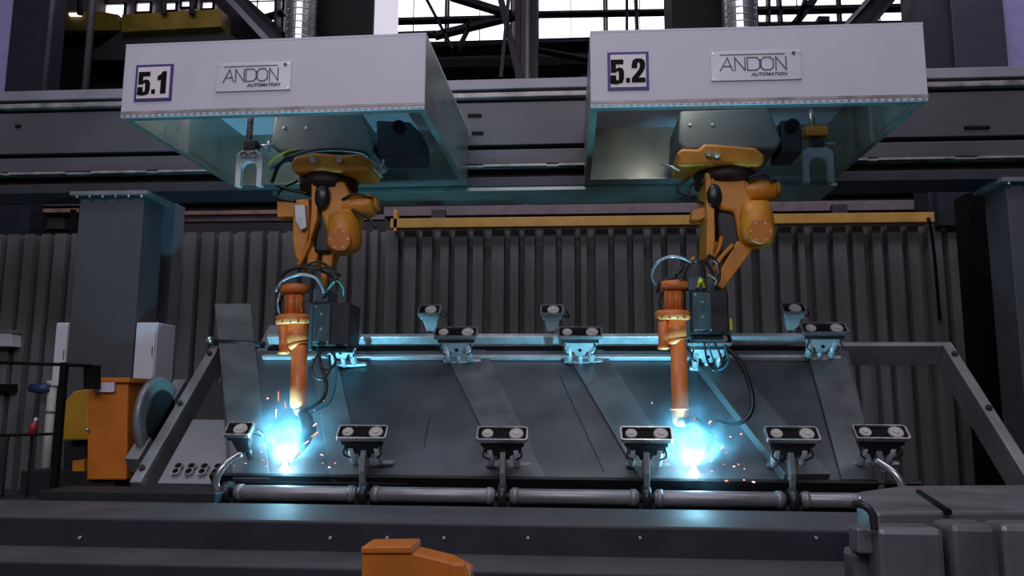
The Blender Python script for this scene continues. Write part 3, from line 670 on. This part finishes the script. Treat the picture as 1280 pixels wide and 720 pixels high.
# ================================================================== MACHINE BED (front)
bed = empty('machine_bed', (0, 4.6, 0), 'long dark stepped machine bed across the foreground', 'machine bed')
MB().box(-6.4, 3.4, 4.88, 5.9, .05, .50).build('rear_block', BEDBLK, bed)
MB().box(-6.4, 2.75, 4.22, 4.90, .05, .545).build('upper_step', BEDTOP, bed, .008)
MB().box(-6.4, 2.75, 4.205, 4.22, .39, .532).build('step_face', BED, bed)
MB().box(-6.4, 2.75, 3.82, 4.215, .05, .394).build('lower_step', BEDTOP, bed, .008)
MB().box(-6.4, 2.75, 3.805, 3.82, .05, .382).build('step_face', BED, bed)
MB().box(-3.35, -2.2, 4.92, 5.25, .5, .60).build('foot_block', BEDBLK, bed, .006)
b = MB()
for x in (100, 413, 484, 555, 660, 800, 1020):
    p = at(x, 672, 4.2); MB().cyl((p.x, 4.192, p.z), (p.x, 4.206, p.z), .008, seg=8).build('bolt', CLAMPB, bed)
tag(MB().box(-9, -3.5, 5.6, 6.4, 0, .34).build('floor_channel', FLOORM, None, .01), 'low dark channel on the floor left of the bed', 'channel')

# right foreground guide blocks
gb = empty('guide_carriage', (1.9, 3, 0), 'row of heavy square steel blocks in the right foreground', 'machine carriage')
ztop = .80
def blk(pxl, pxr, Yf, Yb, zt, m, nm='block'):
    return MB().box(at(pxl, 680, Yf).x, at(pxr, 680, Yf).x, Yf, Yb, .02, zt).build(nm, m, gb, .02)
def atz(x, y, z):
    d = fw + rt2*((x-640)/F) + up2*((360-y)/F); return CAM + d*((z-CAM.z)/d.z)
MB().prism([atz(x, y, .785) for x, y in ((1096, 640), (1070, 615), (1128, 607), (1300, 606), (1330, 638))], (0, 0, -.76)).build('rear_block', BLOCK, gb, .012)
blk(1097, 1182, 2.6, 2.72, .785, BLOCK); blk(1190, 1250, 2.58, 2.72, .80, BLOCKD); blk(1252, 1340, 2.64, 2.76, .795, BLOCK)
blk(1181, 1191, 2.64, 2.72, .77, BLACK, 'joint')
blk(1064, 1096, 2.70, 2.80, .70, BLOCKD, 'end_plate')
MB().tube([atz(1148, 615, .788), atz(1186, 640, .788)], .012, 8).build('joint', BLACK, gb)
q = at(1075, 632, 2.70)
MB().box(q.x-.035, q.x+.015, 2.64, 2.72, .70, .775).build('hook_bracket', BLOCK, gb, .006)
MB().curve([at(1068, 630, 2.64), at(1080, 632, 2.60), at(1090, 642, 2.59), at(1093, 662, 2.59)], .012, 10).build('hook', CLAMPD, gb)
MB().ball(at(1075, 624, 2.68), .009).build('bolt', BRIGHT, gb)

# orange bracket at the bottom edge
ob = empty('orange_bracket', (at(500, 720, 2.5).x, 2.55, .3), 'bright orange bracket poking up at the bottom edge', 'bracket')
MB().px([(452, 690), (515, 691), (560, 702), (586, 716), (590, 800), (450, 800)], 2.5, 2.62).build('plate', ORANGE2, ob, .006)
MB().px([(451, 684), (514, 683), (515, 692), (451, 692)], 2.49, 2.64).build('upper_rim', ORANGE2, ob, .004)
MB().px([(562, 704), (580, 704), (587, 720), (587, 790), (560, 790)], 2.46, 2.5).build('end_lug', ORANGE2, ob, .008)
MB().box(at(452, 700, 2.5).x, at(586, 700, 2.5).x, 2.5, 2.62, 0, .45).build('foot', ORANGE2, ob, .004)

# ================================================================== LEFT SIDE
hs = empty('headstock', (at(120, 600, 5.55).x, 5.8, .4), 'orange headstock cabinet turning the left end of the table', 'machine')
MB().px([(110, 474), (160, 474), (158, 600), (108, 600)], 5.55, 5.95).build('cabinet', ORANGE2, hs, .012)
MB().px([(113, 472), (162, 472), (162, 478), (113, 478)], 5.52, 5.97).build('top_cover', ORANGE2, hs, .004)
MB().px([(79, 504), (92, 489), (112, 486), (110, 550), (78, 550)], 5.6, 5.9).build('side_cabinet', AMBER, hs, .01)
MB().px([(117, 478), (143, 478), (142, 490), (117, 490)], 5.52, 5.545).build('label_plate', WHITE, hs)
MB().px([(90, 576), (105, 574), (105, 592), (90, 592)], 5.65, 5.8).build('connector', ORANGE, hs, .006)
MB().px([(80, 551), (108, 551), (108, 600), (80, 600)], 5.70, 5.9).build('pedestal', BEDBLK, hs)
q = at(109, 537, 5.53); MB().ball(q, .014).build('knob', BRIGHT, hs)
d0 = at(176, 508, 5.75); d0 = Vector((-3.06, 5.78, at(190, 522, 5.78).z))
fp = MB().tube([(-3.08, 5.78, d0.z), (-3.04, 5.78, d0.z), (-3.035, 5.78, d0.z)], [.30, .30, .28], 48).build('face_plate', TUBEM, hs)
MB().cyl((-3.035, 5.78, d0.z), (-3.02, 5.78, d0.z), .2, seg=40).build('face_ring', BEDBLK, fp)
MB().cyl((-3.42, 5.78, d0.z), (-3.08, 5.78, d0.z), .15, seg=28).build('gearbox', PIPEB, hs)
MB().prism([T(-3.12, .2, -.05), T(-3.02, .2, -.05), T(-3.02, 1.05, -.05), T(-3.12, 1.05, -.05)], NN*-.14).build('coupling_beam', TUBEM, hs, .006)
MB().box(-3.95, -3.25, 5.6, 5.95, .34, .66).build('base', BEDBLK, hs)

zt = at(180, 403, 6.62).z
for xa, xb, yb, lab in ((at(68, 440, 6.62).x, -4.345, 484, 'narrow white cabinet on the left side of the left column'), (-3.745, at(195, 440, 6.62).x, 476, 'narrow white cabinet on the right side of the left column')):
    z0 = at(180, yb, 6.62).z
    cb = empty('white_cabinet', ((xa+xb)/2, 6.78, z0), lab, 'cabinet', 'white cabinets on the left column')
    MB().box(xa, xb, 6.62, 6.93, z0, zt).build('body', WHITE, cb, .006)
    MB().box(xa+.008, xb-.008, 6.605, 6.62, z0+.01, zt-.01).build('door', WHITE, cb, .003)
    MB().box(xb-.03, xb-.02, 6.598, 6.605, (z0+zt)/2-.04, (z0+zt)/2+.04).build('handle', TUBEM, cb)
jb = empty('junction_box', (at(0, 430, 9.4).x, 9.4, at(0, 435, 9.4).z), 'small pale junction box on the corrugated wall, far left', 'box')
MB().px([(-14, 414), (14, 414), (14, 433), (-14, 433)], 9.32, 9.5).build('body', WHITE, jb, .006); MB().px([(-14, 412), (15, 412), (15, 416), (-14, 416)], 9.31, 9.5).build('lid', TUBEM, jb)
jb2 = tag(MB().px([(-10, 480), (14, 480), (14, 490), (-10, 490)], 9.38, 9.5).build('wall_socket', BLACK, None, .004), 'black socket strip under the junction box', 'socket')

fe = empty('guard_rail', (at(78, 600, 5.5).x, 5.5, .34), 'thin black guard rail left of the orange headstock', 'railing')
pp = at(81, 455, 5.4); MB().box(pp.x-.022, pp.x+.02, 5.38, 5.42, .34, at(81, 453, 5.4).z).build('post', BLACK, fe)
a = at(-60, 451, 5.4); b_ = at(113, 457, 5.4); MB().tube([a, b_], .012, 8).build('top_rail', BLACK, fe)
a = at(-60, 546, 5.4); b_ = at(79, 542, 5.4); MB().tube([a, b_], .010, 8).build('lower_rail', BLACK, fe)
for x_ in (10, 40): a = at(x_, 544, 5.4); MB().cyl((a.x, 5.4, .0), (a.x, 5.4, a.z), .01, seg=8).build('post', BLACK, fe)
cbx = tag(MB().px([(104, 456), (116, 456), (116, 486), (104, 486)], 5.42, 5.52).build('switch_box', BLACK, None, .004), 'small black switch box at the end of the guard rail', 'switch box')
wv = empty('water_pipe', (at(65, 530, 8.9).x, 8.9, 0), 'cream pipe with blue valve on the corrugated wall', 'pipe')
a = at(66, 480, 9.3); MB().cyl((a.x, 9.3, .0), (a.x, 9.3, a.z), .05).build('pipe', WHITE2, wv)
MB().cyl((a.x, 9.3, a.z-.02), (a.x, 9.3, a.z+.04), .075).build('pipe_flange', WHITE2, wv)
MB().cyl((a.x, 9.3, at(66, 513, 9.3).z), (a.x, 9.3, at(66, 516, 9.3).z), .06).build('pipe_joint', TUBEM, wv)
MB().tube(P3([(62, 484), (52, 486), (38, 485)], 9.25), [.05, .07, .05], 14).build('valve', BLUEM, wv)
rb = empty('spray_bottle', at(41, 543, 5.4), 'small red bottle with white cap on the guard rail', 'bottle')
a = at(41, 543, 5.4); MB().tube([a, a+Vector((0, 0, .06)), a+Vector((.01, 0, .085))], [.026, .026, .012], 16).build('bottle_body', REDM, rb)
MB().cyl(a+Vector((.01, 0, .085)), a+Vector((.014, 0, .115)), .014, .01).build('cap', WHITE, rb)

# ================================================================== BEHIND: RAILS AND BEAMS ABOVE THE CORRUGATED WALL
def bar(name, m, xa, xb, ya, yb, Y, d, label, cat):
    p = at((xa+xb)/2, ya, Y); q = at((xa+xb)/2, yb, Y)
    return tag(MB().box(at(xa, ya, Y).x, at(xb, ya, Y).x, Y, Y+d, q.z, p.z).build(name, m, None, .004), label, cat)
cr = bar('crane_rail', mat('rail_yellow', (.62, .34, .07, 1), .5), 488, 1168, 269, 281, 9.3, .12, 'yellow rail along the top of the corrugated wall', 'rail')
bar('steel_beam', PIPEP, 480, 1160, 254, 266, 10.2, .3, 'mauve steel beam above the yellow rail', 'beam')
bar('steel_beam', TRUSS, -60, 1220, 242, 249, 10.6, .3, 'dark upper beam close under the girder', 'beam')
bar('pipe_run', PIPEB, -20, 98, 261, 266, 10, .06, 'rusty pipe left of the left column', 'pipe')
bar('pipe_run', PIPEB, 216, 350, 263, 268, 10, .06, 'rusty pipe between the left column and left robot', 'pipe')
bar('steel_beam', PIPEP, 216, 480, 270, 276, 10.1, .1, 'dull pink beam behind the left robot', 'beam')
bar('steel_beam', GIRDL, -40, 98, 254, 257, 10, .1, 'thin pale beam left of the left column', 'beam')
struct(MB().box(-16, 12, 12.5, 12.7, 0, 4.2).build('wall_partition', DARKW))
for i, x in enumerate((548, 1050)):
    tag(MB().box(at(x, 260, 9.9).x-.09, at(x, 260, 9.9).x+.09, 9.9, 10.0, 0, 3.62).build('hanger_post', TRUSS), ['dark post crossing the yellow rail between the robots', 'dark post crossing the yellow rail right of the right robot'][i], 'post')
b = MB(); 
rp = at(492, 264, 9.2)
MB().box(rp.x-.02, rp.x+.02, 9.3, 9.42, rp.z-.22, rp.z+.05).build('rail_stop', MATS['rail_yellow'], cr)
tag(MB().curve([at(1160, 272, 9.28), at(1163, 282, 9.28), at(1168, 320, 9.38), at(1175, 400, 9.47)], .018).build('hanging_cable', BLACK), 'black cable hanging down the corrugated wall from the rail end', 'cable')
tag(MB().box(at(1170, 250, 9.4).x, at(1205, 250, 9.4).x, 9.36, 9.5, 3.22, 3.62).build('blue_box', BLUEC), 'dark blue box at the right end of the yellow rail', 'box')
tr = empty('crane_trolley', at(68, 284, 10), 'small trolley hanging from the rusty pipe, far left', 'trolley')
MB().px([(42, 268), (48, 268), (48, 290), (42, 290)], 10, 10.1).build('hanger', BLACK, tr)
MB().px([(88, 262), (95, 262), (95, 296), (88, 296)], 10, 10.1).build('hanger', BLACK, tr)
MB().px([(42, 272), (80, 272), (82, 286), (40, 286)], 10.1, 10.3).build('motor', CLAMPD, tr)

# ================================================================== UPPER BACKGROUND
def beam(b, a, c, w, d=.25):
    a = Vector(a); c = Vector(c); t = (c-a).normalized(); s = t.cross(Vector((0, 1, 0))).normalized()*w/2
    b.prism([a+s, c+s, c-s, a-s], (0, d, 0))
def truss(label, Y, segs, group='roof trusses under the windows'):
    p = at(segs[0][0][0], segs[0][0][1], Y); e = empty('roof_truss', (p.x, Y, p.z), label, 'truss', group)
    for i, (a, c, w) in enumerate(segs):
        b = MB(); beam(b, at(a[0], a[1], Y), at(c[0], c[1], Y), w*.8*Y/1000); b.build('brace', TRUSS, e)
truss('tangled dark truss between the left hood and the lattice column', 17, [((478, 24), (640, 20), 5), ((530, -8), (566, 60), 4), ((542, 42), (650, 15), 8), ((562, -8), (640, 16), 9), ((478, 42), (545, 40), 6), ((590, 22), (572, 58), 3)])
truss('thin dark truss between lattice column and right hood', 16.5, [((672, 15), (842, 12), 4), ((784, -8), (784, 38), 4), ((795, -8), (797, 38), 5), ((672, 52), (740, 50), 3), ((674, 60), (738, 72), 3)])
truss('dense dark truss above the right hood', 16, [((945, 10), (1148, 6), 6), ((945, 29), (1150, 27), 5), ((962, -8), (962, 34), 4), ((975, -8), (978, 34), 4), ((990, 34), (1020, -5), 12), ((1010, -8), (996, 34), 6), ((1030, 31), (1030, 20), 18), ((1146, -8), (1148, 34), 6)])
truss('dark diagonal truss left of the silver duct on the left hood', 15, [((262, -10), (352, 72), 13), ((296, -10), (352, 40), 8), ((345, -8), (343, 50), 5), ((290, 30), (352, 12), 3)])
e = empty('lattice_column', (at(656, 90, 14).x, 14, 0), 'dark lattice column rising between the two hoods', 'column')
MB().box(at(644, 50, 14).x, at(650, 50, 14).x, 14, 14.3, 0, 12).build('chord', TRUSS, e); MB().box(at(664, 50, 14).x, at(672, 50, 14).x, 14, 14.3, 0, 12).build('chord', TRUSS, e)
MB().box(at(650, 50, 14).x, at(664, 50, 14).x, 14.1, 14.2, 0, 12).build('web', mat('lattice_web', (.09, .06, .06, 1), .6), e)
b = MB(); beam(b, at(624, -10, 13.9), at(650, 100, 13.9), .12, .1); b.build('brace', TRUSS, e)
b = MB(); beam(b, at(636, -10, 13.8), at(626, 96, 13.8), .06, .1); b.build('brace', TRUSS, e)
MB().cyl((at(659, 50, 13.7).x, 13.7, 0), (at(659, 50, 13.7).x, 13.7, 12), .035, seg=10).build('conduit', GIRDL, e)
e = empty('roof_girder', at(1080, 10, 13), 'thick dark diagonal girder above the right hood', 'girder')
b = MB(); beam(b, at(1112, -14, 12), at(1060, 44, 12), .34, .3); b.build('web', TRUSS, e)
b = MB(); beam(b, at(1098, -14, 11.9), at(1046, 44, 11.9), .05, .4); b.build('flange', GIRDL, e)
b = MB(); beam(b, at(1128, -14, 11.9), at(1078, 44, 11.9), .05, .4); b.build('flange', GIRD, e)
# ceiling-high columns at the sides
tag(MB().box(at(1146, 50, 9.8).x, at(1194, 50, 9.8).x, 9.8, 10.2, 0, 9).build('hall_column', BLUEC), 'very dark column right behind the hood marked 5.2', 'column')
tag(MB().box(at(1192, 50, 9.7).x, at(1258, 50, 9.7).x, 9.7, 10.2, 0, 9).build('hall_column', VIOLC, None, .01), 'dark violet column above the girder at the right edge', 'column')
tag(MB().box(at(1262, 50, 9.5).x, at(1262, 50, 9.5).x+4, 9.9, 10.0, 0, 9).build('side_partition', LAV), 'pale lavender partition at the upper right edge', 'partition')
tag(MB().box(at(12, 50, 9.75).x, at(58, 50, 9.75).x, 9.75, 10.1, 0, 9).build('hall_column', BLUEC), 'dark blue column at the upper left edge', 'column')
tag(MB().box(at(-60, 50, 9.2).x-3, at(11, 50, 9.2).x, 9.8, 9.9, 0, 9).build('side_partition', LAV), 'pale lavender partition at the upper left edge', 'partition')
tag(MB().cyl((at(60, 60, 7.7).x, 7.7, 3.9), (at(62, 60, 7.7).x, 7.7, 8), .03).build('conduit_pipe', GIRD), 'grey vertical pipe beside the dark blue column', 'pipe', 'thin pipes above the left girder')
tag(MB().cyl((at(111, 60, 7.7).x, 7.7, 3.9), (at(111, 60, 7.7).x, 7.7, 8), .035).build('conduit_pipe', GIRD), 'grey vertical pipe in front of the yellow crane beam', 'pipe', 'thin pipes above the left girder')
cr = empty('overhead_crane', at(180, 40, 13), 'yellow overhead crane with a dark walkway at upper left', 'crane')
zc = at(180, 14, 13).z; zb = at(180, 39, 13).z
MB().px([(72, 12), (126, 14), (148, 18), (148, 38), (72, 38)], 13, 13.3).build('beam', YELLOW, cr, .01)
MB().px([(152, 18), (276, 11), (276, 33), (152, 40)], 12.6, 13.0).build('beam', YELLOW, cr, .01)
MB().px([(150, 40), (276, 33), (330, 75), (100, 75)], 12.8, 15).build('walkway', DARKW, cr)
MB().box(-16, at(345, 60, 14).x, 13.4, 15.4, at(200, 110, 14).z-2, at(200, 42, 14).z).build('crane_body', mat('crane_dark', (.014, .008, .010, 1), .8), cr)
b = MB(); beam(b, at(278, -10, 12.5), at(345, 62, 12.5), .1, .3); b.build('edge_girder', GIRDL, cr)
b = MB(); beam(b, at(288, -10, 12.6), at(352, 58, 12.6), .13, .3); b.build('edge_girder', TRUSS, cr)
for x in (100, 205, 240): MB().cyl(at(x, -8, 12.5), at(x, 18, 12.5), .05, seg=8).build('railing_post', TRUSS, cr)
MB().px([(86, 16), (100, 16), (100, 19), (86, 19)], 12.95, 13).build('crane_lamp', emis('lamp', (1, .9, 1, 1), 1.6), cr)
# small gear on top of the girder
b = MB(); p = at(700, 98, 6.8)
tag(MB().curve([at(706, 101, 6.62), at(722, 101, 6.62), at(728, 97, 6.62), at(738, 98, 6.62)], .018).build('cable_end', BLACK), 'short black cable on top of the girder left of hood 5.2', 'cable')

# ================================================================== ARCS, SMOKE, SPARKS
def smoke(name, c, r, label, dens):
    b = MB().ball((c.x+.03, c.y+.02, c.z+.13), r, (1.05, .5, 1.15), 24, 16)
    m = bpy.data.materials.new('smoke_'+name); m.use_nodes = True; nt = m.node_tree; nt.nodes.clear()
    out = nt.nodes.new('ShaderNodeOutputMaterial'); sc = nt.nodes.new('ShaderNodeVolumeScatter')
    sc.inputs['Color'].default_value = (.62, .84, 1, 1); sc.inputs['Anisotropy'].default_value = .0
    tc = nt.nodes.new('ShaderNodeTexCoord'); n = nt.nodes.new('ShaderNodeTexNoise'); n.inputs['Scale'].default_value = 9; n.inputs['Detail'].default_value = 3
    nt.links.new(tc.outputs['Object'], n.inputs['Vector'])
    mr = nt.nodes.new('ShaderNodeMapRange'); nt.links.new(n.outputs['Fac'], mr.inputs[0]); mr.inputs[1].default_value = .40; mr.inputs[2].default_value = .64; mr.inputs[3].default_value = .12; mr.inputs[4].default_value = 1
    sub = nt.nodes.new('ShaderNodeVectorMath'); sub.operation = 'SUBTRACT'; sub.inputs[1].default_value = (0, 0, r*.75)
    nt.links.new(tc.outputs['Object'], sub.inputs[0])
    dv = nt.nodes.new('ShaderNodeVectorMath'); dv.operation = 'DIVIDE'; dv.inputs[1].default_value = (r*1.05, r*.5, r*1.15); nt.links.new(sub.outputs[0], dv.inputs[0])
    ln = nt.nodes.new('ShaderNodeVectorMath'); ln.operation = 'LENGTH'; nt.links.new(dv.outputs[0], ln.inputs[0])
    fl = nt.nodes.new('ShaderNodeMapRange'); nt.links.new(ln.outputs['Value'], fl.inputs[0]); fl.inputs[1].default_value = .25; fl.inputs[2].default_value = .98; fl.inputs[3].default_value = 1; fl.inputs[4].default_value = 0
    mu = nt.nodes.new('ShaderNodeMath'); mu.operation = 'MULTIPLY'; nt.links.new(mr.outputs[0], mu.inputs[0]); nt.links.new(fl.outputs[0], mu.inputs[1])
    m2 = nt.nodes.new('ShaderNodeMath'); m2.operation = 'MULTIPLY'; m2.inputs[1].default_value = dens; nt.links.new(mu.outputs[0], m2.inputs[0])
    nt.links.new(m2.outputs[0], sc.inputs['Density']); nt.links.new(sc.outputs[0], out.inputs['Volume'])
    o = b.build('weld_smoke', m, None, 0, origin=(c.x+.03, c.y+.02, c.z+.13-r*.75)); tag(o, label, 'smoke', None, 'stuff')
smoke('a', ARC_L, .36, 'blue lit smoke drifting around the left welding arc', 1.6)
smoke('b', ARC_R, .36, 'blue lit smoke drifting around the right welding arc', 1.6)
for c, l in ((ARC_L, 'white hot welding arc under the left robot torch'), (ARC_R, 'white hot welding arc under the right robot torch')):
    b = MB().ball(c+Vector((0, 0, -.02)), .022, (1.4, 1, 1)); b.tube([c, c+Vector((-.004, 0, .05)), c+Vector((.012, 0, .10))], [.016, .009, .001], 8)
    tag(b.build('welding_arc', ARCM), l, 'welding arc', 'welding arcs')
def sparks(c, pix, label, seed, Y=5.25):
    rnd = random.Random(seed); b = MB(); b2 = MB()
    for i, (x, y, dx, dy, r) in enumerate(pix):
        p = at(x, y, Y-rnd.uniform(0, .12)); q = at(x+dx, y+dy, p.y+rnd.uniform(-.02, .02)); (b if i % 2 else b2).tube([p, p.lerp(q, .5), q], [r*.5, r, r*.5], 6)
    for i in range(26):
        a = rnd.uniform(0, math.pi); d = abs(rnd.gauss(0, .16))+.03; p = c+Vector((math.cos(a)*d, rnd.uniform(-.08, 0), math.sin(a)*d*1.2))
        t = (p-c).normalized()*rnd.uniform(.006, .02); (b if i % 2 else b2).tube([p, p+t*.5, p+t], [.0012, .0026, .0012], 5)
    e = bpy.data.objects.new('spark_spray', None); COL.objects.link(e); e.location = c; tag(e, label, 'sparks', None, 'stuff')
    b.build('ember', SPARK, e); b2.build('hot_ember', SPARK2, e)
sparks(ARC_L, [(334, 497, 1, 2, .007), (348, 489, 0, 13, .004), (345, 511, 0, 12, .004), (330, 556, 2, 5, .006), (396, 529, -5, 4, .005), (398, 540, -9, 6, .006), (386, 551, -6, 4, .005), (376, 563, -7, 6, .006), (410, 584, 3, 0, .005), (418, 579, 2, 0, .004), (340, 548, 2, 10, .004), (356, 502, 1, 9, .004), (400, 568, 4, 1, .004), (404, 638, 1, 1, .006), (331, 662, 0, 1, .003)],
       'shower of pink and orange sparks around the left arc', 3)
sparks(ARC_R, [(886, 529, 3, -3, .006), (901, 561, 4, -3, .006), (912, 546, 2, 0, .005), (925, 543, 3, -1, .006), (916, 583, 3, 0, .005), (930, 586, 1, 0, .005), (940, 602, 4, 1, .006), (906, 601, 4, 0, .006), (894, 553, 1, 0, .004), (922, 580, 2, 1, .004), (929, 600, 2, 0, .004), (868, 522, 0, 3, .004), (867, 643, 0, 1, .007), (929, 652, 0, 1, .006), (955, 647, 0, 1, .005), (887, 646, 0, 1, .004)],
       'shower of pink and orange sparks around the right arc', 5)
